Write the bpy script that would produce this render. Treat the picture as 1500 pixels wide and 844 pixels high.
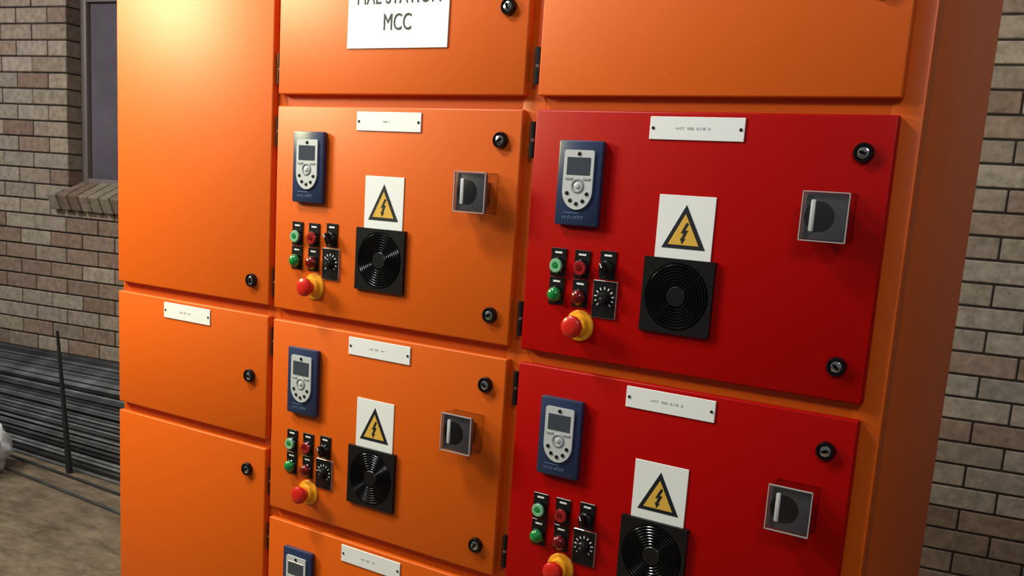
import bpy, bmesh, math, random
from mathutils import Vector, Matrix

for _o in list(bpy.data.objects):
    bpy.data.objects.remove(_o, do_unlink=True)
scene = bpy.context.scene
COL = scene.collection
random.seed(7)

# ------------------------------------------------------------------ camera
# world: X runs along the cabinet front (0 = right front corner), -Y is towards
# the viewer, the floor is z = 0
cam_d = bpy.data.cameras.new('camera')
cam_d.sensor_width = 36.0
cam_d.lens = 1429.0 / 1500.0 * 36.0
cam_d.shift_y = (539 - 422) / 1500.0
cam_d.clip_start = 0.05
cam = bpy.data.objects.new('camera', cam_d)
COL.objects.link(cam)
R_ = Vector((0.83843992, 0.54107257, 0.06526083))
U_ = Vector((-0.15131664, 0.11607846, 0.9816461))
F_ = Vector((-0.5235664, 0.83292632, -0.1791981))
cm = Matrix((R_, U_, -F_)).transposed().to_4x4()
cm.translation = Vector((0.2856, -1.4788, 1.5))
cam.matrix_world = cm
scene.camera = cam

# ------------------------------------------------------------------ world, lamps, exposure
world = bpy.data.worlds.new('world')
scene.world = world
world.use_nodes = True
bg = world.node_tree.nodes['Background']
bg.inputs[0].default_value = (0.95, 0.97, 1.0, 1)
bg.inputs[1].default_value = 0.085


def area(name, loc, target, sx, sy, power, color=(1, 1, 1)):
    d = bpy.data.lights.new(name, 'AREA')
    d.shape = 'RECTANGLE'
    d.size, d.size_y, d.energy, d.color = sx, sy, power, color
    o = bpy.data.objects.new(name, d)
    COL.objects.link(o)
    o.location = loc
    o.rotation_euler = (Vector(target) - Vector(loc)).to_track_quat('-Z', 'Y').to_euler()
    return o


area('ceiling_or_fill_lamp', (-3.0, -1.05, 2.36), (-1.5, 0.2, 1.5), 0.60, 0.50, 64, (1, 0.95, 0.55))
area('ceiling_or_fill_lamp', (-1.75, -0.85, 3.10), (-1.0, 0.1, 0.9), 0.60, 0.25, 46, (0.96, 0.98, 1.0))
area('ceiling_or_fill_lamp', (0.9, -2.0, 2.9), (-0.2, 0.2, 1.0), 0.60, 0.25, 17, (0.97, 0.98, 1.0))  # added frontal fill for the right post and side panel, no fixture in view
area('ceiling_or_fill_lamp', (-5.0, -0.3, 3.1), (-5.2, 1.6, 0.8), 1.2, 0.3, 60, (1, 0.97, 0.92))  # unseen lamp added to brighten the left part of the brick wall

area('ceiling_or_fill_lamp', (0.7, 1.55, 3.1), (0.25, 2.75, 1.25), 0.6, 0.25, 13, (1, 0.97, 0.9))

vs = scene.view_settings
vs.view_transform = 'Standard'
vs.look = 'None'
vs.exposure = 0.0
vs.gamma = 1.0
vs.use_curve_mapping = False


# ------------------------------------------------------------------ materials
def mat(name, col, rough=0.5, metal=0.0, spec=0.5, coat=0.0, bump=0.0, bscale=200.0, var=0.0, vscale=8.0,
        trans=0.0, ior=1.45):
    m = bpy.data.materials.new(name)
    m.use_nodes = True
    nt = m.node_tree
    b = nt.nodes['Principled BSDF']
    b.inputs['Base Color'].default_value = (*col, 1)
    b.inputs['Roughness'].default_value = rough
    b.inputs['Metallic'].default_value = metal
    b.inputs['Specular IOR Level'].default_value = spec
    b.inputs['Coat Weight'].default_value = coat
    b.inputs['Coat Roughness'].default_value = 0.30 if 'coat' in name else 0.12
    b.inputs['Transmission Weight'].default_value = trans
    b.inputs['IOR'].default_value = ior
    if bump or var:
        tc = nt.nodes.new('ShaderNodeTexCoord')
    if var:
        n = nt.nodes.new('ShaderNodeTexNoise')
        n.inputs['Scale'].default_value = vscale
        n.inputs['Detail'].default_value = 6
        nt.links.new(tc.outputs['Object'], n.inputs['Vector'])
        mp = nt.nodes.new('ShaderNodeMapRange')
        mp.inputs[1].default_value = 0.3
        mp.inputs[2].default_value = 0.7
        mp.inputs[3].default_value = 1 - var
        mp.inputs[4].default_value = 1 + var
        nt.links.new(n.outputs['Fac'], mp.inputs[0])
        mx = nt.nodes.new('ShaderNodeVectorMath')
        mx.operation = 'SCALE'
        mx.inputs[0].default_value = col
        nt.links.new(mp.outputs[0], mx.inputs['Scale'])
        nt.links.new(mx.outputs[0], b.inputs['Base Color'])
    if bump:
        n2 = nt.nodes.new('ShaderNodeTexNoise')
        n2.inputs['Scale'].default_value = bscale
        n2.inputs['Detail'].default_value = 4
        nt.links.new(tc.outputs['Object'], n2.inputs['Vector'])
        bp = nt.nodes.new('ShaderNodeBump')
        bp.inputs['Strength'].default_value = bump
        bp.inputs['Distance'].default_value = 0.002
        nt.links.new(n2.outputs['Fac'], bp.inputs['Height'])
        nt.links.new(bp.outputs[0], b.inputs['Normal'])
    return m


ORANGE = mat('orange_powder_coat', (0.69, 0.104, 0.0004), 0.47, spec=0.42, coat=0.07, bump=0.05, bscale=420)
RED = mat('red_powder_coat', (0.40, 0.0006, 0.0002), 0.40, spec=0.16, coat=0.10, bump=0.05, bscale=420)
BLACK = mat('black_plastic', (0.008, 0.007, 0.008), 0.32)
BLACK_GLOSS = mat('glossy_black_plastic', (0.004, 0.003, 0.004), 0.18)
DARKGREY = mat('dark_grey_plastic', (0.085, 0.080, 0.092), 0.45)
CHROME = mat('chrome', (0.75, 0.75, 0.76), 0.18, metal=1.0)
STEEL = mat('brushed_aluminium', (0.80, 0.78, 0.76), 0.35, metal=0.7)
WHITE = mat('white_plastic', (0.84, 0.85, 0.86), 0.35)
PAPER = mat('white_sign_sheet', (0.90, 0.92, 0.93), 0.5)
INK = mat('black_ink', (0.006, 0.010, 0.018), 0.5)
GREYINK = mat('grey_engraving', (0.42, 0.42, 0.46), 0.6)
BLUE = mat('dark_blue_plastic', (0.020, 0.033, 0.090), 0.35, spec=0.5)
BLUEINK = mat('pale_blue_print', (0.12, 0.20, 0.36), 0.5)
SILVER = mat('silver_plastic', (0.60, 0.62, 0.64), 0.35, metal=0.15)
LCD = mat('grey_display', (0.055, 0.065, 0.085), 0.15)
KEYGREY = mat('grey_key', (0.30, 0.32, 0.33), 0.45)
GREENLENS = mat('green_lens', (0.010, 0.22, 0.04), 0.15, coat=0.6)
PALEGREEN = mat('pale_green_lens', (0.20, 0.48, 0.27), 0.25, coat=0.4)
REDLENS = mat('red_lens', (0.32, 0.012, 0.012), 0.2, coat=0.6)
DARKREDLENS = mat('dark_red_lens', (0.16, 0.002, 0.002), 0.2, coat=0.6)
ESRED = mat('red_mushroom_plastic', (0.62, 0.015, 0.008), 0.3, coat=0.3)
YELLOW = mat('yellow_plastic', (0.86, 0.36, 0.015), 0.35)
GOLD = mat('warning_yellow', (0.72, 0.42, 0.06), 0.45)
CLEAR = mat('clear_plastic', (0.9, 0.9, 0.9), 0.08)
_nt = CLEAR.node_tree
_tr = _nt.nodes.new('ShaderNodeBsdfTransparent')
_tr.inputs[0].default_value = (0.93, 0.93, 0.94, 1)
_gl = _nt.nodes.new('ShaderNodeBsdfGlossy')
_gl.inputs['Roughness'].default_value = 0.08
_mx = _nt.nodes.new('ShaderNodeMixShader')
_mx.inputs[0].default_value = 0.09
_nt.links.new(_tr.outputs[0], _mx.inputs[1])
_nt.links.new(_gl.outputs[0], _mx.inputs[2])
_nt.links.new(_mx.outputs[0], _nt.nodes['Material Output'].inputs[0])
RIM = mat('frosted_plastic_edge', (0.42, 0.40, 0.40), 0.3)
HANDLE = mat('light_grey_handle', (0.97, 0.97, 0.95), 0.3)
RODM = mat('dark_steel_rod', (0.16, 0.17, 0.18), 0.30, metal=0.7, var=0.5, vscale=5)
STAKEM = mat('blackened_steel', (0.012, 0.012, 0.013), 0.6)
BAGM = mat('pale_plastic_bag', (0.62, 0.67, 0.70), 0.35, bump=0.3, bscale=40)
MORTAR = mat('dark_mortar', (0.035, 0.029, 0.026), 0.95, bump=0.4, bscale=90)
FRAMEM = mat('grey_window_frame', (0.17, 0.14, 0.14), 0.5)
GLASSM = mat('dark_window_glass', (0.10, 0.09, 0.112), 0.22, var=0.25, vscale=3)


def brick_mat():
    m = bpy.data.materials.new('fired_clay_brick')
    m.use_nodes = True
    nt = m.node_tree
    b = nt.nodes['Principled BSDF']
    b.inputs['Roughness'].default_value = 0.85
    b.inputs['Specular IOR Level'].default_value = 0.25
    oi = nt.nodes.new('ShaderNodeObjectInfo')
    geo = nt.nodes.new('ShaderNodeNewGeometry')
    n = nt.nodes.new('ShaderNodeTexNoise')
    n.inputs['Scale'].default_value = 30
    n.inputs['Detail'].default_value = 8
    n.inputs['Roughness'].default_value = 0.65
    nt.links.new(geo.outputs['Position'], n.inputs['Vector'])
    mp = nt.nodes.new('ShaderNodeMapRange')
    mp.inputs[1].default_value = 0.3
    mp.inputs[2].default_value = 0.7
    mp.inputs[3].default_value = 0.62
    mp.inputs[4].default_value = 1.25
    nt.links.new(n.outputs['Fac'], mp.inputs[0])
    v = nt.nodes.new('ShaderNodeVectorMath')
    v.operation = 'SCALE'
    nt.links.new(oi.outputs['Color'], v.inputs[0])
    nt.links.new(mp.outputs[0], v.inputs['Scale'])
    nt.links.new(v.outputs[0], b.inputs['Base Color'])
    bp = nt.nodes.new('ShaderNodeBump')
    bp.inputs['Strength'].default_value = 0.5
    bp.inputs['Distance'].default_value = 0.004
    nt.links.new(n.outputs['Fac'], bp.inputs['Height'])
    nt.links.new(bp.outputs[0], b.inputs['Normal'])
    return m


BRICK = brick_mat()


def floor_mat():
    m = bpy.data.materials.new('dusty_concrete')
    m.use_nodes = True
    nt = m.node_tree
    b = nt.nodes['Principled BSDF']
    b.inputs['Roughness'].default_value = 0.8
    b.inputs['Specular IOR Level'].default_value = 0.25
    tc = nt.nodes.new('ShaderNodeTexCoord')
    mpn = nt.nodes.new('ShaderNodeMapping')
    mpn.inputs['Scale'].default_value = (1.0, 2.0, 1)
    mpn.inputs['Rotation'].default_value = (0, 0, -0.12)
    nt.links.new(tc.outputs['Object'], mpn.inputs[0])
    n = nt.nodes.new('ShaderNodeTexNoise')
    n.inputs['Scale'].default_value = 5.0
    n.inputs['Detail'].default_value = 14
    n.inputs['Roughness'].default_value = 0.78
    n.inputs['Distortion'].default_value = 0.3
    nt.links.new(mpn.outputs[0], n.inputs['Vector'])
    cr = nt.nodes.new('ShaderNodeValToRGB')
    cr.color_ramp.elements[0].position = 0.32
    cr.color_ramp.elements[0].color = (0.055, 0.039, 0.027, 1)
    cr.color_ramp.elements[1].position = 0.70
    cr.color_ramp.elements[1].color = (0.28, 0.215, 0.155, 1)
    nt.links.new(n.outputs['Fac'], cr.inputs[0])
    nt.links.new(cr.outputs[0], b.inputs['Base Color'])
    bp = nt.nodes.new('ShaderNodeBump')
    bp.inputs['Strength'].default_value = 0.4
    bp.inputs['Distance'].default_value = 0.01
    nt.links.new(n.outputs['Fac'], bp.inputs['Height'])
    nt.links.new(bp.outputs[0], b.inputs['Normal'])
    return m


FLOORM = floor_mat()


# ------------------------------------------------------------------ helpers
def link(o, parent=None):
    COL.objects.link(o)
    if parent is not None:
        o.parent = parent
    return o


def tag(o, label=None, cat=None, group=None, kind=None):
    if label:
        o['label'] = label
    if cat:
        o['category'] = cat
    if group:
        o['group'] = group
    if kind:
        o['kind'] = kind
    return o


def empty(name, loc, rz=0.0):
    o = bpy.data.objects.new(name, None)
    o.empty_display_size = 0.05
    o.location = loc
    o.rotation_euler = (0, 0, rz)
    return link(o)


def mesh_of(bm, name, mats, smooth=False):
    bmesh.ops.recalc_face_normals(bm, faces=bm.faces)
    me = bpy.data.meshes.new(name)
    bm.to_mesh(me)
    bm.free()
    for m in (mats if isinstance(mats, (list, tuple)) else [mats]):
        me.materials.append(m)
    if smooth:
        for p in me.polygons:
            p.use_smooth = True
        me.set_sharp_from_angle(angle=math.radians(35))
    return me


def put(name, me, parent=None, loc=(0, 0, 0), rot=(0, 0, 0)):
    o = bpy.data.objects.new(name, me)
    o.location = loc
    o.rotation_euler = rot
    return link(o, parent)


def box(bm, x0, x1, y0, y1, z0, z1, mi=0, bevel=0.0, seg=2):
    r = bmesh.ops.create_cube(bm, size=1.0)
    for v in r['verts']:
        v.co = Vector((x0 + (v.co.x + .5) * (x1 - x0), y0 + (v.co.y + .5) * (y1 - y0), z0 + (v.co.z + .5) * (z1 - z0)))
    fs = set(f for v in r['verts'] for f in v.link_faces)
    if bevel:
        es = list(set(e for f in fs for e in f.edges))
        rr = bmesh.ops.bevel(bm, geom=es, offset=bevel, segments=seg, affect='EDGES', profile=0.5)
        fs = set(f for f in rr['faces']) | set(f for f in fs if f.is_valid)
        for v in rr['verts']:
            fs |= set(v.link_faces)
    for f in fs:
        if f.is_valid:
            f.material_index = mi


def lathe(bm, prof, n=28, cx=0.0, cz=0.0, mi=0, flute=0.0):
    """profile [(radius, y)] spun about the Y axis (towards the viewer is -Y)"""
    rings = []
    for r, y in prof:
        ring = []
        for i in range(n):
            a = 2 * math.pi * i / n
            rr = r * (1 + (flute if i % 2 else 0))
            ring.append(bm.verts.new((cx + rr * math.cos(a), y, cz + rr * math.sin(a))))
        rings.append(ring)
    for a, b in zip(rings, rings[1:]):
        for i in range(n):
            f = bm.faces.new((a[i], a[(i + 1) % n], b[(i + 1) % n], b[i]))
            f.material_index = mi
    for ring in (rings[0], rings[-1]):
        f = bm.faces.new(ring)
        f.material_index = mi


def ring_mesh(bm, r, w, y0, y1, n=40, cx=0, cz=0, mi=0):
    """square-section ring with a chamfered front"""
    c = w * 0.3
    prof = [(r - w / 2, y0), (r - w / 2, y1 + c), (r - w / 2 + c, y1), (r + w / 2 - c, y1), (r + w / 2, y1 + c), (r + w / 2, y0)]
    rings = []
    for rr, y in prof:
        rings.append([bm.verts.new((cx + rr * math.cos(2 * math.pi * i / n), y, cz + rr * math.sin(2 * math.pi * i / n))) for i in range(n)])
    rings.append(rings[0])
    for a, b in zip(rings, rings[1:]):
        for i in range(n):
            bm.faces.new((a[i], a[(i + 1) % n], b[(i + 1) % n], b[i])).material_index = mi


def prism(bm, pts, y0, y1, mi=0):
    """polygon in XZ, extruded from y0 (back) to y1 (front)"""
    a = [bm.verts.new((x, y0, z)) for x, z in pts]
    b = [bm.verts.new((x, y1, z)) for x, z in pts]
    n = len(pts)
    bm.faces.new(a).material_index = mi
    bm.faces.new(b).material_index = mi
    for i in range(n):
        bm.faces.new((a[i], a[(i + 1) % n], b[(i + 1) % n], b[i])).material_index = mi


def boxm(name, dims, mats, bevel=0.0, seg=2):
    bm = bmesh.new()
    box(bm, *dims, bevel=bevel, seg=seg)
    return mesh_of(bm, name, mats, smooth=bevel > 0)


def text_mesh(txt, size, material, name, sx=1.0, depth=0.0006, align='CENTER', spacing=1.0):
    cu = bpy.data.curves.new(name, 'FONT')
    cu.body = txt
    cu.size = size
    cu.align_x = align
    cu.extrude = depth
    cu.resolution_u = 4
    cu.space_character = spacing
    ob = bpy.data.objects.new(name + '_tmp', cu)
    COL.objects.link(ob)
    dg = bpy.context.evaluated_depsgraph_get()
    me = bpy.data.meshes.new_from_object(ob.evaluated_get(dg))
    bpy.data.objects.remove(ob, do_unlink=True)
    bpy.data.curves.remove(cu)
    me.name = name
    # lay text up in XZ, facing -Y
    me.transform(Matrix.Diagonal((sx, 1, 1, 1)))
    me.transform(Matrix.Rotation(math.radians(90), 4, 'X'))
    me.materials.clear()
    me.materials.append(material)
    return me


def copy_tree(o, parent=None):
    c = o.copy()
    COL.objects.link(c)
    if parent is not None:
        c.parent = parent
    for ch in list(o.children):
        copy_tree(ch, c)
    return c


# ------------------------------------------------------------------ floor
fb = bmesh.new()
box(fb, -9, 4, -5, 5, -0.1, 0.0)
tag(put('floor', mesh_of(fb, 'floor', FLOORM)), 'dusty brown concrete floor', kind='structure')

# ------------------------------------------------------------------ brick wall, turned 8.5 degrees from the cabinet
WANG = math.radians(8.5)
WB = Vector((-0.213, 2.656, 0.0))
BL, BH, PITX, PITZ = 0.2425, 0.0815, 0.25, 0.09
wall = empty('wall_back', WB, WANG)
tag(wall, 'brown and beige face brick wall behind the cabinet', kind='structure')
# window opening in wall coordinates (s along the wall, d into the wall)
WS0, WS1, WZ0, WZ1, WD = -4.808, -3.55, 1.36, 2.56, 0.13
S0, S1, ZT = -7.5, 3.2, 2.97


def wall_slab(name, s0, s1, z0, z1):
    me = boxm(name, (s0, s1, 0.010, 0.22, z0, z1), MORTAR)
    return put(name, me, wall)


wall_slab('mortar', S0, WS0 - 0.005, 0, ZT)
wall_slab('mortar', WS1 + 0.005, S1, 0, ZT)
wall_slab('mortar', WS0, WS1, 0, WZ0 - 0.06)
wall_slab('mortar', WS0, WS1, WZ1, ZT)

pal = [(0.300, 0.245, 0.185), (0.325, 0.270, 0.215), (0.270, 0.215, 0.165), (0.290, 0.250, 0.205), (0.340, 0.285, 0.225)]
redp = [(0.250, 0.175, 0.128), (0.225, 0.150, 0.112), (0.265, 0.190, 0.142), (0.240, 0.170, 0.130)]


def brick_mesh(L, H, D=0.06):
    bm = bmesh.new()
    box(bm, -L / 2, L / 2, 0, D, -H / 2, H / 2, bevel=0.004, seg=1)
    return mesh_of(bm, 'brick', BRICK)


bm_cache = {}
rows = int(ZT / PITZ)
cands = []
for r in range(rows):
    z = (r + 0.5) * PITZ + 0.004
    off = (r % 2) * PITX / 2 + 0.045
    k = math.floor((S0 - off) / PITX)
    while True:
        a = off + k * PITX - BL / 2
        b = a + BL
        k += 1
        if a > S1:
            break
        segs = [(max(a, S0), min(b, S1))]
        if z > WZ0 - 0.10 and z < WZ1:
            out = []
            for (p, q) in segs:
                if q <= WS0 or p >= WS1:
                    out.append((p, WS0 if WS0 - 0.09 < q <= WS0 else q))
                else:
                    if p < WS0 - 0.03:
                        out.append((p, WS0))
                    if q > WS1 + 0.03:
                        out.append((WS1, q))
            segs = out
        for p, q in segs:
            if q - p > 0.03:
                cands.append((p, q, z, r))


def in_view(p, q, z):
    c = Vector(((p + q) / 2, 0, z))
    w = WB + Matrix.Rotation(WANG, 3, 'Z') @ c
    d = w - cam.location
    zz = d.dot(F_)
    if zz <= 0.1:
        return False
    x = 750 + 1429 * d.dot(R_) / zz
    y = 539 - 1429 * d.dot(U_) / zz
    return (-60 < x < 235 or 1320 < x < 1580) and -70 < y < 900


single, rest = [], []
for c in cands:
    (single if in_view(*c[:3]) else rest).append(c)
if len(single) > 296:
    rest += single[296:]
    single = single[:296]
for p, q, z, r in single:
    L = round(q - p, 3)
    D = 0.20 if abs(q - WS0) < 1e-6 else 0.06
    if (L, D) not in bm_cache:
        bm_cache[(L, D)] = brick_mesh(L, BH, D)
    o = put('brick', bm_cache[(L, D)], wall, ((p + q) / 2, random.uniform(-0.002, 0.002), z))
    band = 0.72 if (0.70 < z < 1.17) else (0.50 if z < 0.7 else 0.10)
    if p > -2:
        band = 0.75 if (0.62 < z < 1.0 or z < 0.35) else 0.15
    col = random.choice(redp) if random.random() < band else random.choice(pal)
    f = random.uniform(0.88, 1.1)
    o.color = (col[0] * f, col[1] * f, col[2] * f, 1)
bm = bmesh.new()
for p, q, z, r in rest:
    box(bm, p, q, 0, 0.06, z - BH / 2, z + BH / 2)
o = put('more_bricks', mesh_of(bm, 'more_bricks', BRICK), wall)
o.color = (0.28, 0.215, 0.165, 1)
o['kind'] = 'stuff'

# brick-on-edge sill under the window, sloping outwards
sill_me = None
bm = bmesh.new()
box(bm, -0.036, 0.036, -0.11, 0.11, -0.05, 0.05, bevel=0.008, seg=2)
sill_me = mesh_of(bm, 'sill_brick', BRICK)
s = WS0 - 0.06
while s < WS1 + 0.1:
    o = put('sill_brick', sill_me, wall, (s, 0.045, WZ0 - 0.055), (math.radians(24), 0, random.uniform(-0.03, 0.03)))
    col = random.choice(redp + pal)
    o.color = (col[0] * .85, col[1] * .85, col[2] * .85, 1)
    s += 0.082

# window in the recess
win = empty('window_1', WB, WANG)
tag(win, 'dark steel framed window set back in the brick wall', kind='structure')
fw = 0.045
wy0, wy1 = WD - 0.03, WD + 0.02
for nm, d in (('frame_jamb', (WS0, WS0 + fw, wy0, wy1, WZ0, WZ1)), ('frame_jamb', (WS1 - fw, WS1, wy0, wy1, WZ0, WZ1)),
              ('frame_bottom_rail', (WS0 + fw, WS1 - fw, wy0, wy1, WZ0, WZ0 + fw)),
              ('frame_head', (WS0 + fw, WS1 - fw, wy0, wy1, WZ1 - fw, WZ1))):
    put(nm, boxm(nm, d, FRAMEM, bevel=0.006), win)
nb = 3
pw = (WS1 - WS0 - 2 * fw) / nb
for i in range(1, nb):
    x = WS0 + fw + i * pw
    put('glazing_bar', boxm('glazing_bar', (x - 0.012, x + 0.012, wy0 + 0.005, wy1, WZ0 + fw, WZ1 - fw), FRAMEM, bevel=0.004), win)
zm = 2.40
put('transom_bar', boxm('transom_bar', (WS0 + fw, WS1 - fw, wy0 + 0.004, wy1, zm - 0.014, zm + 0.014), FRAMEM, bevel=0.004), win)
for i in range(nb):
    for z0, z1 in ((WZ0 + fw, zm - 0.014), (zm + 0.014, WZ1 - fw)):
        x = WS0 + fw + i * pw
        put('pane', boxm('pane', (x + 0.006, x + pw - 0.006, WD, WD + 0.006, z0, z1), GLASSM), win)

# ------------------------------------------------------------------ steel rods stacked along the wall
def rod_mesh(L, r, n=7):
    bm = bmesh.new()
    a = [bm.verts.new((-L / 2, r * math.cos(2 * math.pi * i / n), r * math.sin(2 * math.pi * i / n))) for i in range(n)]
    b = [bm.verts.new((L / 2, v.co.y, v.co.z)) for v in a]
    for i in range(n):
        bm.faces.new((a[i], a[(i + 1) % n], b[(i + 1) % n], b[i]))
    bm.faces.new(a)
    bm.faces.new(b)
    return mesh_of(bm, 'steel_rod', RODM, smooth=True)


_nt = RODM.node_tree
_sc = [n for n in _nt.nodes if n.type == 'VECT_MATH'][0]
_oi = _nt.nodes.new('ShaderNodeObjectInfo')
_mr = _nt.nodes.new('ShaderNodeMapRange')
_mr.inputs[3].default_value = 0.25
_mr.inputs[4].default_value = 2.4
_nt.links.new(_oi.outputs['Random'], _mr.inputs[0])
_s2 = _nt.nodes.new('ShaderNodeVectorMath')
_s2.operation = 'SCALE'
_nt.links.new(_sc.outputs[0], _s2.inputs[0])
_nt.links.new(_mr.outputs[0], _s2.inputs['Scale'])
_nt.links.new(_s2.outputs[0], _nt.nodes['Principled BSDF'].inputs['Base Color'])
rod_me = [rod_mesh(4.3, 0.0082), rod_mesh(4.2, 0.0092), rod_mesh(4.4, 0.0070)]
RODGROUP = 'steel rods heaped along the brick wall'
nr = 0
NROD = 38
for i in range(NROD):
    t = i / (NROD - 1)
    yb = 1.30 + 0.735 * t                   # distance at x = -4.0; the wall stands at y = 2.09 there
    zt = 0.012 + 0.365 * (1 - (1 - t) ** 1.5)
    ang = math.radians(1.5 + 6.8 * t)
    for layer in range(3):
        z = zt - layer * 0.021
        if z < 0.009:
            break
        k = random.randrange(3)
        o = put('steel_rod', rod_me[k], None, (-4.0, yb + (0.006 if layer % 2 else 0), max(z + random.uniform(-0.006, 0.006), 0.0095)),
                (random.uniform(0, 6), random.uniform(-0.002, 0.002), ang + random.uniform(-0.003, 0.003)))
        tag(o, 'thin dark steel rod in the heap along the brick wall', 'rod', RODGROUP)
        nr += 1
for y, z, ang in ((1.225, 0.0072, -0.012), (1.10, 0.0072, -0.035)):
    o = put('steel_rod', rod_me[2], None, (-4.4, y, z), (0, 0, ang))
    tag(o, 'loose steel rod lying on the floor in front of the heap', 'rod', 'loose rods on the floor')

bm = bmesh.new()
box(bm, -0.012, 0.012, -0.012, 0.012, 0, 0.70, bevel=0.002, seg=1)
for v in bm.verts:
    k = 1 - 0.55 * min(1, v.co.z / 0.7)
    v.co.x, v.co.y = v.co.x * k, v.co.y * k
st = put('steel_stake', mesh_of(bm, 'steel_stake', STAKEM), None, (-3.945, 1.262, 0), (0.0, math.radians(-5.0), 0.2))
tag(st, 'upright black steel stake in front of the heap of rods', 'stake')

# crumpled bag at the left
bm = bmesh.new()
bmesh.ops.create_icosphere(bm, subdivisions=4, radius=1.0)
from mathutils import noise as mnoise
for v in bm.verts:
    p = v.co.copy()
    k = 1 + 0.28 * mnoise.noise(p * 1.7 + Vector((3, 1, 2))) + 0.12 * mnoise.noise(p * 4.5)
    v.co = Vector((p.x * 0.18 * k, p.y * 0.15 * k, max((p.z * 0.155 * k) * (1.0 - 0.25 * p.x), -0.11) + 0.11))
bag = put('plastic_bag', mesh_of(bm, 'plastic_bag', BAGM, smooth=True), None, (-4.30, 0.99, 0.0))
tag(bag, 'crumpled pale plastic bag on the floor beside the rods', 'bag')

# ------------------------------------------------------------------ cabinet
ZO = -0.10      # measured heights to floor heights
cab = empty('motor_control_cabinet', (-0.9, 0.3, 0.0))
tag(cab, 'large orange steel electrical cabinet with orange and red hinged doors', 'cabinet')
COFF = Vector((0.9, -0.3, 0.0))


def cpart(name, dims, m=ORANGE, bevel=0.0, label=None, seg=2):
    x0, x1, y0, y1, z0, z1 = dims
    cx, cy, cz = (x0 + x1) / 2, (y0 + y1) / 2, (z0 + z1) / 2
    me = boxm(name, (x0 - cx, x1 - cx, y0 - cy, y1 - cy, z0 - cz, z1 - cz), m, bevel, seg)
    o = put(name, me, cab, Vector((cx, cy, cz)) + COFF)
    if label:
        o['label'] = label
    return o


XL, XR, DEP, ZTOP = -1.789, 0.0, 0.60, 2.02
FY = 0.016      # frame face lies this far behind the door faces
cpart('side_panel', (XR - 0.003, XR, FY + 0.004, DEP, 0.10, ZTOP), bevel=0.001)
cpart('side_panel', (XL, XL + 0.003, FY + 0.004, DEP, 0.10, ZTOP), bevel=0.001)
cpart('back_panel', (XL + 0.003, XR - 0.003, DEP - 0.003, DEP, 0.10, ZTOP))
cpart('roof_panel', (XL - 0.005, XR + 0.005, -0.005, DEP, ZTOP, ZTOP + 0.03), bevel=0.004)
cpart('plinth', (XL + 0.01, XR - 0.01, FY + 0.02, DEP - 0.01, 0.0, 0.10), BLACK)
# posts
for a, b in ((XL, -1.775), (-1.290, -1.246), (-0.668, -0.618), (-0.045, XR)):
    cpart('frame_post', (a, b, FY, FY + 0.04, 0.10, ZTOP), bevel=0.003)

C1 = (-1.7859, -1.2715)
C2 = (-1.256, -0.656)
C3 = (-0.6293, -0.0289)
rowsZ = {'t': (1.762, 2.08), 'r1': (1.3195, 1.739), 'r2': (0.8755, 1.2955), 'r3': (0.4315, 0.8510)}
col1Z = {'a1': (1.3215, 2.08), 'a2': (1.0232, 1.2985), 'a3': (0.4315, 1.0021)}


def rail(cx0, cx1, za, zb):
    cpart('frame_rail', (cx0 - 0.012, cx1 + 0.012, FY + 0.001, FY + 0.035, za - 0.02 + ZO, zb + 0.02 + ZO))


for cc in (C2, C3):
    for za, zb in ((1.739, 1.762), (1.2955, 1.3195), (0.851, 0.8755), (0.22, 0.4315), (2.08, 2.10)):
        rail(cc[0], cc[1], za, zb)
for za, zb in ((1.2985, 1.3215), (1.0021, 1.0232), (0.22, 0.4315), (2.08, 2.10)):
    rail(C1[0] + 0.012, C1[1], za, zb)

# lock and hinge shared by the doors
bm = bmesh.new()
lathe(bm, [(0.0150, 0), (0.0150, -0.005), (0.0132, -0.0085), (0.0098, -0.0085), (0.0092, -0.004)], 24, mi=0)
lathe(bm, [(0.0090, -0.003), (0.0090, -0.0066), (0.0074, -0.0076)], 16, mi=1)
box(bm, -0.0055, 0.0055, -0.0090, -0.006, -0.0020, 0.0020, mi=0)
lathe(bm, [(0.0028, -0.0068), (0.0028, -0.0090)], 8, mi=0)
lock_me = mesh_of(bm, 'lock', [BLACK_GLOSS, CHROME], smooth=True)


def hinge_mesh(r, h):
    bm = bmesh.new()
    n = 10
    for z0, z1, rr, mi in ((-h / 2, -0.0035, r, 0), (-0.0025, 0.0025, r * 0.75, 1), (0.0035, h / 2, r, 0)):
        a = [bm.verts.new((rr * math.cos(2 * math.pi * i / n), rr * math.sin(2 * math.pi * i / n), z0)) for i in range(n)]
        b = [bm.verts.new((v.co.x, v.co.y, z1)) for v in a]
        for i in range(n):
            bm.faces.new((a[i], a[(i + 1) % n], b[(i + 1) % n], b[i])).material_index = mi
        bm.faces.new(a).material_index = mi
        bm.faces.new(b).material_index = mi
    return mesh_of(bm, 'hinge', [BLACK, CHROME], smooth=True)


hinge_big = hinge_mesh(0.0058, 0.062)
hinge_small = hinge_mesh(0.0034, 0.062)


def door(cc, z0, z1, m, label, locks, hinges, hm, hx):
    x0, x1 = cc
    cx, cz = (x0 + x1) / 2, (z0 + z1) / 2
    me = boxm('door', (x0 - cx, x1 - cx, -FY / 2, FY / 2, z0 - cz, z1 - cz), m, 0.0032, 3)
    d = put('door', me, cab, Vector((cx, FY / 2, cz + ZO)) + COFF)
    d['label'] = label
    for lx, lz in locks:
        put('lock', lock_me, d, (lx - cx, -FY / 2, lz - cz), (0, random.uniform(0, 3), 0))
    for hz in hinges:
        put('hinge', hm, d, (hx - cx, -FY / 2 + 0.008, hz - cz))
    return d


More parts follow.
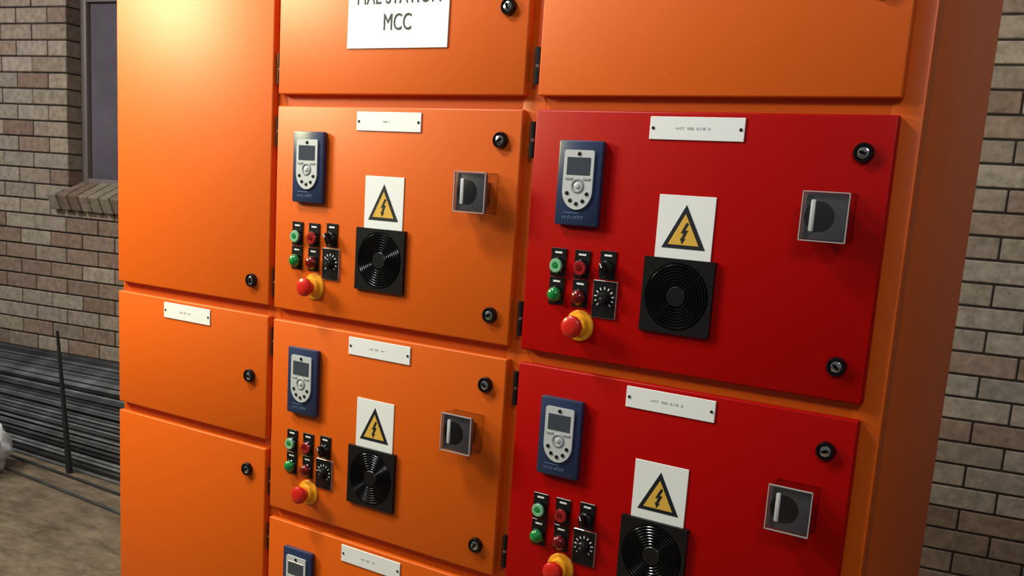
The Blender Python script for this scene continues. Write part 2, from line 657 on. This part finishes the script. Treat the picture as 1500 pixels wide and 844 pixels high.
LX = 0.558
for k, m2, m3, lab2, lab3 in (
        ('t', ORANGE, ORANGE, 'orange door carrying the white lettered sign', 'plain wide orange door above the red doors'),
        ('r1', ORANGE, RED, 'upper orange equipment door', 'upper red equipment door'),
        ('r2', ORANGE, RED, 'middle orange equipment door', 'lower red equipment door'),
        ('r3', ORANGE, RED, 'bottom orange equipment door', 'plain red door at the bottom')):
    z0, z1 = rowsZ[k]
    if k == 't':
        lz = [1.911]
        hz = [1.813]
    else:
        lz = [z1 - 0.054, z1 - 0.367]
        hz = [z1 - 0.051, z1 - 0.366]
    door(C2, z0, z1, m2, lab2, [(C2[0] + LX, q) for q in lz], hz, hinge_small, -1.2635)
    door(C3, z0, z1, m3, lab3, [(C3[0] + LX, q) for q in lz], hz, hinge_big, -0.6375)
door(C1, *col1Z['a1'], ORANGE, 'tall narrow orange door on the left', [(-1.322, 1.371)], [], None, 0)
door(C1, *col1Z['a2'], ORANGE, 'short narrow orange door with a nameplate', [(-1.323, 1.160)], [], None, 0)
door(C1, *col1Z['a3'], ORANGE, 'narrow orange door at the bottom left', [(-1.325, 0.946)], [], None, 0)

# ------------------------------------------------------------------ devices (local origin on the door face, -Y to the viewer)
mm = 0.001


def dev(name, x, z, label, cat, group=None):
    e = empty(name, (x, 0, z + ZO))
    return tag(e, label, cat, group)


# -- keypad
KW, KH, KP = 84 * mm, 142 * mm, 12 * mm
kp_house = boxm('housing', (-KW / 2, KW / 2, -KP, 0, -KH / 2, KH / 2), BLUE, 0.003)
bm = bmesh.new()
fwid, ftop, fbot = 28.5 * mm, 55 * mm, -44 * mm
pts = []
for i in range(5):
    a = math.pi / 2 * i / 4
    pts.append((fwid - 4 * mm + 4 * mm * math.cos(a), ftop - 4 * mm + 4 * mm * math.sin(a)))
for i in range(5):
    a = math.pi / 2 + math.pi / 2 * i / 4
    pts.append((-fwid + 4 * mm + 4 * mm * math.cos(a), ftop - 4 * mm + 4 * mm * math.sin(a)))
sh = -12 * mm
for i in range(17):
    a = math.pi + math.pi * i / 16
    pts.append((fwid * math.cos(a), sh + (sh - fbot) * math.sin(a)))
prism(bm, pts, -KP, -KP - 3 * mm)
kp_face = mesh_of(bm, 'face_plate', SILVER)
kp_screen = boxm('screen', (-22.5 * mm, 22.5 * mm, -KP - 3.8 * mm, -KP - 2.5 * mm, 13.5 * mm, 43 * mm), LCD, 0.0006, 1)
bm = bmesh.new()
ring_mesh(bm, 10.5 * mm, 5 * mm, -KP - 3 * mm, -KP - 4.6 * mm, 24, 0, -4 * mm)
kp_nav = mesh_of(bm, 'navigation_ring', KEYGREY, smooth=True)
bm = bmesh.new()
lathe(bm, [(5 * mm, -KP - 3 * mm), (5 * mm, -KP - 4.4 * mm), (4 * mm, -KP - 4.9 * mm)], 14, 0, -4 * mm)
kp_mid = mesh_of(bm, 'centre_key', SILVER, smooth=True)
bm = bmesh.new()
lathe(bm, [(3.4 * mm, -KP - 3 * mm), (3.4 * mm, -KP - 4.2 * mm), (2.6 * mm, -KP - 4.6 * mm)], 12)
kp_key = mesh_of(bm, 'key', BLACK, smooth=True)
kp_softkey = boxm('soft_key', (-7 * mm, 7 * mm, -KP - 4.2 * mm, -KP - 2.8 * mm, -2.2 * mm, 2.2 * mm), KEYGREY, 0.0006, 1)
bm = bmesh.new()
rnd = random.Random(3)
x = -26 * mm
while x < 12 * mm:                      # unreadable maker's print, only as strokes
    h = rnd.uniform(3.5, 6) * mm
    box(bm, x, x + 1.2 * mm, -KP - 0.3 * mm, -KP + 0.2 * mm, -60 * mm, -60 * mm + h)
    if rnd.random() < 0.6:
        box(bm, x, x + 4 * mm, -KP - 0.3 * mm, -KP + 0.2 * mm, -60 * mm + h - 1 * mm, -60 * mm + h)
    x += 5.2 * mm
box(bm, -26 * mm, 4 * mm, -KP - 0.3 * mm, -KP + 0.2 * mm, -50 * mm, -49 * mm)
kp_print = mesh_of(bm, 'printed_mark', BLUEINK)


def make_keypad(x, z, label):
    t = dev('keypad', x, z, label, 'keypad', 'blue drive keypads')
    put('housing', kp_house, t)
    put('face_plate', kp_face, t)
    put('screen', kp_screen, t)
    put('navigation_ring', kp_nav, t)
    put('centre_key', kp_mid, t)
    put('key', kp_key, t, (0, 0, 49 * mm))
    for kx, kz in ((-19, -17), (19, -17), (-12, -29), (0, -34), (12, -29)):
        put('key', kp_key, t, (kx * mm, 0, kz * mm))
    for kx in (-17, 17):
        put('soft_key', kp_softkey, t, (kx * mm, 0, 7.5 * mm))
    put('printed_mark', kp_print, t)
    return t


# -- nameplate
NW, NH = 159 * mm, 36 * mm
np_plate = boxm('plate', (-NW / 2, NW / 2, -2.2 * mm, 0, -NH / 2, NH / 2), WHITE, 0.0006, 1)
bm = bmesh.new()
lathe(bm, [(2.6 * mm, -2.0 * mm), (2.6 * mm, -3.0 * mm), (1.8 * mm, -3.6 * mm)], 10)
np_screw = mesh_of(bm, 'screw', BLACK, smooth=True)


def print_mesh(groups, seed, x0, h, w=2.6):
    r = random.Random(seed)
    bm = bmesh.new()
    x = x0
    for n in groups:
        for i in range(n):
            k = r.randrange(3)
            y0, y1 = -2.5 * mm, -2.0 * mm
            if k != 1:
                box(bm, x * mm, (x + .8) * mm, y0, y1, -h / 2 * mm, h / 2 * mm)
            if k != 2:
                box(bm, (x + w - .8) * mm, (x + w) * mm, y0, y1, -h / 2 * mm, h / 2 * mm)
            zz = r.choice((-h / 2, -0.4, h / 2 - .8))
            box(bm, x * mm, (x + w) * mm, y0, y1, zz * mm, (zz + .8) * mm)
            x += w + 1.3
        x += 4
    return mesh_of(bm, 'engraved_mark', GREYINK)


np_print = {'red': print_mesh((4, 3, 4, 1), 5, -34, 4.2), 'orange': print_mesh((3, 3, 3), 8, -24, 3.4, 2.2), 'short': print_mesh((5,), 9, -14, 3.4, 2.2)}


def make_nameplate(x, z, label, kind):
    t = dev('nameplate', x, z, label, 'nameplate', 'white nameplates on the doors')
    put('plate', np_plate, t)
    for sx in (-1, 1):
        put('screw', np_screw, t, (sx * 73.5 * mm, 0, 0))
    put('engraved_mark', np_print[kind], t)
    return t


# -- warning sign
WW, WH = 97 * mm, 104 * mm
ws_panel = boxm('panel', (-WW / 2, WW / 2, -1.6 * mm, 0, -WH / 2, WH / 2), WHITE, 0.0004, 1)


def tri(a, z0, z1, y0, y1, m, name):
    bm = bmesh.new()
    prism(bm, [(0, z1), (-a, z0), (a, z0)], y0, y1)
    return mesh_of(bm, name, m)


ws_black = tri(37.5 * mm, -32.5 * mm, 37.5 * mm, -1.5 * mm, -2.1 * mm, INK, 'triangle_border')
ws_gold = tri(26.5 * mm, -26.5 * mm, 23 * mm, -1.9 * mm, -2.5 * mm, GOLD, 'triangle_field')
bm = bmesh.new()
prism(bm, [(3 * mm, 10 * mm), (-6 * mm, -8 * mm), (-1 * mm, -7 * mm), (-4 * mm, -16 * mm), (-6.5 * mm, -15 * mm), (-2.5 * mm, -25 * mm), (3 * mm, -16 * mm),
           (0.3 * mm, -16.5 * mm), (6.5 * mm, -2.5 * mm), (1.2 * mm, -3.2 * mm), (7 * mm, 8 * mm)], -2.3 * mm, -2.9 * mm)
ws_bolt = mesh_of(bm, 'lightning_bolt', INK)


def make_warning(x, z, label):
    t = dev('warning_sign', x, z, label, 'sign', 'electrical warning signs')
    put('panel', ws_panel, t)
    put('triangle_border', ws_black, t)
    put('triangle_field', ws_gold, t)
    put('lightning_bolt', ws_bolt, t)
    return t


# -- fan grille
FW = 61 * mm
bm = bmesh.new()
n = 48
outer, inner, outer_b, inner_b = [], [], [], []
R0 = 55 * mm
for i in range(n):
    a = 2 * math.pi * i / n
    c, s_ = math.cos(a), math.sin(a)
    k = FW / max(abs(c), abs(s_))
    outer.append((k * c, k * s_))
    inner.append((R0 * c, R0 * s_))
vo = [bm.verts.new((x, -0.007, z)) for x, z in outer]
vi = [bm.verts.new((x, -0.007, z)) for x, z in inner]
vob = [bm.verts.new((x * 1.008, 0, z * 1.008)) for x, z in outer]
vib = [bm.verts.new((x, -0.001, z)) for x, z in inner]
for i in range(n):
    j = (i + 1) % n
    bm.faces.new((vo[i], vo[j], vi[j], vi[i]))
    bm.faces.new((vo[i], vo[j], vob[j], vob[i]))
    bm.faces.new((vi[i], vi[j], vib[j], vib[i]))
bm.faces.new(vib)
fan_frame = mesh_of(bm, 'frame', BLACK)
fan_rings = []
for i, r in enumerate((21, 26, 31, 36, 41, 46, 51)):
    bm = bmesh.new()
    ring_mesh(bm, r * mm, 2.8 * mm, -0.0045, -0.0085, 36)
    fan_rings.append(mesh_of(bm, 'guard_ring', BLACK_GLOSS, smooth=True))
bm = bmesh.new()
lathe(bm, [(17 * mm, -0.001), (17 * mm, -0.007), (15.5 * mm, -0.0085)], 28)
fan_hub = mesh_of(bm, 'hub', BLACK, smooth=True)
fan_spoke = boxm('spoke', (16 * mm, 54 * mm, -0.006, -0.003, -1.5 * mm, 1.5 * mm), BLACK)


def make_fan(x, z, label):
    t = dev('fan_grille', x, z, label, 'fan grille', 'black fan grilles')
    put('frame', fan_frame, t)
    for me in fan_rings:
        put('guard_ring', me, t)
    put('hub', fan_hub, t)
    for k in range(4):
        put('spoke', fan_spoke, t, (0, 0, 0), (0, math.pi / 4 + k * math.pi / 2, 0))
    return t


# -- isolator switch under a clear cover
IW, IH, IP = 34 * mm, 36 * mm, 41 * mm
bm = bmesh.new()
box(bm, -IW + 1.5 * mm, IW - 1.5 * mm, -IP, -IP + 2.3 * mm, -IH + 1.5 * mm, IH - 1.5 * mm)
is_front = mesh_of(bm, 'clear_front', CLEAR)
bm = bmesh.new()
for d in ((-IW, IW, IH - 1.4 * mm, IH), (-IW, IW, -IH, -IH + 1.4 * mm), (-IW, -IW + 1.4 * mm, -IH, IH), (IW - 1.4 * mm, IW, -IH, IH)):
    box(bm, d[0], d[1], -IP - .3 * mm, -IP + 2.6 * mm, d[2], d[3])
is_rim = mesh_of(bm, 'cover_rim', RIM)
is_side = boxm('clear_side', (-1.2 * mm, 1.2 * mm, -IP + 2.6 * mm, 0, -IH, IH), CLEAR)
is_top = boxm('clear_edge', (-IW + 2.5 * mm, IW - 2.5 * mm, -IP + 2.6 * mm, 0, -1.2 * mm, 1.2 * mm), CLEAR)
is_body = boxm('switch_body', (-32.2 * mm, 32 * mm, -36 * mm, -28 * mm, -33.5 * mm, 33 * mm), DARKGREY, 0.0015)
is_stem = boxm('mounting_block', (-19 * mm, 19 * mm, -28 * mm, 0, -19 * mm, 19 * mm), BLACK, 0.001)
bm = bmesh.new()
lathe(bm, [(22 * mm, -35 * mm), (22 * mm, -36.4 * mm), (20.5 * mm, -37 * mm)], 28)
is_dial = mesh_of(bm, 'rotary_dial', BLACK, smooth=True)
is_handle = boxm('handle', (-3.6 * mm, 3.6 * mm, -38.4 * mm, -35.5 * mm, -23 * mm, 23 * mm), HANDLE, 0.002)


def make_isolator(x, z, label):
    t = dev('isolator_switch', x, z, label, 'switch', 'grey isolator switches')
    put('switch_body', is_body, t)
    put('mounting_block', is_stem, t)
    put('rotary_dial', is_dial, t, (-8 * mm, 0, 0))
    put('handle', is_handle, t, (-18 * mm, 0, 1 * mm))
    put('clear_front', is_front, t)
    put('cover_rim', is_rim, t)
    for sx in (-1, 1):
        put('clear_side', is_side, t, (sx * (IW - 1.3 * mm), 0, 0))
        put('clear_edge', is_top, t, (0, 0, sx * (IH - 1.3 * mm)))
    return t


# -- push buttons, lamps, selector, dial, emergency stop
lp = boxm('legend_plate', (-15 * mm, 15 * mm, -2.5 * mm, 0, -23.5 * mm, 24.5 * mm), BLACK, 0.0008, 1)
lp_ink = boxm('legend_print', (-7 * mm, 7 * mm, -2.8 * mm, -2.3 * mm, 15.5 * mm, 18.5 * mm), WHITE)
bm = bmesh.new()
lathe(bm, [(14.5 * mm, -2 * mm), (14.5 * mm, -6 * mm), (13 * mm, -8 * mm), (11 * mm, -8 * mm), (10.6 * mm, -5 * mm)], 26, 0, -6 * mm)
bezel = mesh_of(bm, 'bezel', BLACK_GLOSS, smooth=True)
lens_flat = {}
for nm, mA, mB in (('g', PALEGREEN, GREENLENS), ('r', REDLENS, DARKREDLENS)):
    bm = bmesh.new()
    lathe(bm, [(12.2 * mm, -5 * mm), (12.2 * mm, -11 * mm), (11 * mm, -12.4 * mm), (6.2 * mm, -12.4 * mm), (5.4 * mm, -11 * mm)], 24, 0, -6 * mm)
    pa = mesh_of(bm, 'push_cap', mA, smooth=True)
    bm = bmesh.new()
    lathe(bm, [(5.2 * mm, -10 * mm), (5.0 * mm, -11.6 * mm), (3 * mm, -12.2 * mm)], 14, 0, -6 * mm)
    pb = mesh_of(bm, 'cap_centre', mB, smooth=True)
    bm = bmesh.new()
    prof_ = [(12.6 * mm, -5 * mm), (12.6 * mm, -10 * mm)] + [(12.6 * mm * math.cos(a), -10 * mm - 8.5 * mm * math.sin(a)) for a in (0.35, 0.7, 1.05, 1.35)]
    lathe(bm, prof_, 24, 0, -6 * mm)
    pc = mesh_of(bm, 'lamp_dome', mB, smooth=True)
    lens_flat[nm] = (pa, pb, pc)
bm = bmesh.new()
lathe(bm, [(12.5 * mm, -5 * mm), (12.5 * mm, -10 * mm), (11.5 * mm, -11 * mm)], 24, 0, -6 * mm)
sel_base = mesh_of(bm, 'knob_base', BLACK, smooth=True)
sel_grip = boxm('knob_grip', (-4 * mm, 4 * mm, -21 * mm, -10 * mm, -12 * mm, 12 * mm), BLACK_GLOSS, 0.002)
sel_line = boxm('pointer_line', (-0.9 * mm, 0.9 * mm, -21.4 * mm, -20.5 * mm, 3 * mm, 11 * mm), WHITE)


def make_button(name, x, z, label, cat, c, lamp, group):
    t = dev(name, x, z, label, cat, group)
    put('legend_plate', lp, t)
    put('legend_print', lp_ink, t)
    put('bezel', bezel, t)
    a, b, d = lens_flat[c]
    if lamp:
        put('lamp_dome', d, t)
    else:
        put('push_cap', a, t)
        put('cap_centre', b, t)
    return t


def make_selector(x, z, label):
    t = dev('selector_switch', x, z, label, 'switch', 'black selector switches')
    put('legend_plate', lp, t)
    put('legend_print', lp_ink, t)
    put('bezel', bezel, t)
    put('knob_base', sel_base, t)
    g = put('knob_grip', sel_grip, t, (0, 0, -6 * mm), (0, math.radians(-28), 0))
    put('pointer_line', sel_line, g)
    return t


DW, DH = 22.5 * mm, 32 * mm
dial_back = boxm('dial_plate', (-DW, DW, -3 * mm, 0, -DH, DH), STEEL, 0.0005, 1)
dial_face = boxm('dial_face', (-DW + .8 * mm, DW - .8 * mm, -3.6 * mm, -2.9 * mm, -DH + .8 * mm, DH - .8 * mm), BLACK)
bm = bmesh.new()
for i in range(11):
    a = math.radians(225 - 27 * i)
    m4 = Matrix.Translation((0, -3.8 * mm, 3 * mm)) @ Matrix.Rotation(-a, 4, 'Y') @ Matrix.Translation((16.5 * mm, 0, 0))
    r = bmesh.ops.create_cube(bm, size=1.0)
    for v in r['verts']:
        v.co = m4 @ Vector((v.co.x * 4.6 * mm, v.co.y * .5 * mm, v.co.z * 1.7 * mm))
dial_marks = mesh_of(bm, 'dial_marks', WHITE)
bm = bmesh.new()
lathe(bm, [(11 * mm, -3.5 * mm), (10.5 * mm, -6 * mm), (9.5 * mm, -15 * mm), (8 * mm, -16.5 * mm)], 24, 0, 3 * mm, flute=-0.07)
dial_knob = mesh_of(bm, 'knob', BLACK, smooth=True)
bm = bmesh.new()
lathe(bm, [(2.6 * mm, -16 * mm), (2.4 * mm, -17.2 * mm)], 10, 0, 3 * mm)
dial_cap = mesh_of(bm, 'knob_cap', CHROME, smooth=True)


def make_dial(x, z, label):
    t = dev('speed_dial', x, z, label, 'dial', 'black speed dials')
    b = put('dial_plate', dial_back, t)
    put('dial_face', dial_face, b)
    put('dial_marks', dial_marks, b)
    k = put('knob', dial_knob, t)
    put('knob_cap', dial_cap, k)
    return t


bm = bmesh.new()
lathe(bm, [(27 * mm, 0), (27 * mm, -2.5 * mm), (25.5 * mm, -4 * mm), (19 * mm, -5 * mm), (18 * mm, -11 * mm), (16.5 * mm, -13 * mm), (12 * mm, -13 * mm)], 36)
es_collar = mesh_of(bm, 'yellow_collar', YELLOW, smooth=True)
bm = bmesh.new()
lathe(bm, [(11 * mm, -12 * mm), (11 * mm, -22 * mm), (17 * mm, -24 * mm), (19 * mm, -27 * mm), (19.2 * mm, -31 * mm), (18 * mm, -34.5 * mm),
           (14.5 * mm, -37 * mm), (8 * mm, -38.3 * mm), (2 * mm, -38.6 * mm)], 32)
es_head = mesh_of(bm, 'mushroom_head', ESRED, smooth=True)


def make_estop(x, z, label):
    t = dev('emergency_stop', x, z, label, 'emergency stop', 'emergency stop buttons')
    put('yellow_collar', es_collar, t)
    put('mushroom_head', es_head, t)
    return t


def equip(ox, oz, where, kind, full=True):
    P = lambda x, z: (ox + x * mm, oz + z * mm)
    make_keypad(*P(100, -121), 'dark blue keypad with silver face and display on the ' + where)
    make_nameplate(*P(298, -26 if kind == 'red' else -27), 'small white nameplate along the top edge of the ' + where, kind)
    if not full:
        return
    make_warning(*P(295, -182), 'white warning sign with yellow triangle on the ' + where)
    make_fan(*P(293, -292), 'square black fan grille below the warning sign on the ' + where)
    make_isolator(*P(523, -148), 'grey square isolator switch with clear cover on the ' + where)
    make_button('push_button', *P(67, -257), 'pale green push button, top left of the group on the ' + where, 'button', 'g', False, 'green push buttons')
    make_button('indicator_lamp', *P(67, -307), 'bright green domed lamp below the green button on the ' + where, 'lamp', 'g', True, 'green indicator lamps')
    make_button('push_button', *P(114, -257), 'red push button, top middle of the group on the ' + where, 'button', 'r', False, 'red push buttons')
    make_button('indicator_lamp', *P(114, -307), 'dark red domed lamp below the red button on the ' + where, 'lamp', 'r', True, 'red indicator lamps')
    make_selector(*P(163, -254), 'black selector knob, top right of the button group on the ' + where)
    make_dial(*P(162, -312), 'black dial with white scale marks on the ' + where)
    make_estop(*P(118, -362), 'red mushroom emergency stop on yellow collar on the ' + where)


equip(C2[0], rowsZ['r1'][1], 'upper orange equipment door', 'short')
equip(C2[0], rowsZ['r2'][1], 'middle orange equipment door', 'orange')
equip(C2[0], rowsZ['r3'][1], 'bottom orange equipment door', 'orange', full=False)
equip(C3[0], rowsZ['r1'][1], 'upper red equipment door', 'red')
equip(C3[0], rowsZ['r2'][1], 'lower red equipment door', 'red')
make_nameplate(-1.534, 1.272, 'small white nameplate on the narrow orange door at the left', 'orange')

# -- large lettered sign on the door above
sg = dev('lettered_sign', -0.948, 1.847, 'white rectangular sign with black lettering reading MCC', 'sign')
put('sheet', boxm('sheet', (-0.121, 0.121, -2.5 * mm, 0, 0, 0.165), PAPER, 0.0005, 1), sg)
sg.rotation_euler = (0, math.radians(0.5), 0)
tm = text_mesh('MCC', 0.043, INK, 'lettering', sx=0.74, spacing=1.0)
put('lettering', tm, sg, (0.002, -2.7 * mm, 0.033))
tm = text_mesh('MAE STATION', 0.043, INK, 'lettering', sx=0.74, spacing=1.0)
put('lettering', tm, sg, (0.002, -2.7 * mm, 0.0805))
print('rods', nr, 'single bricks', len(single))
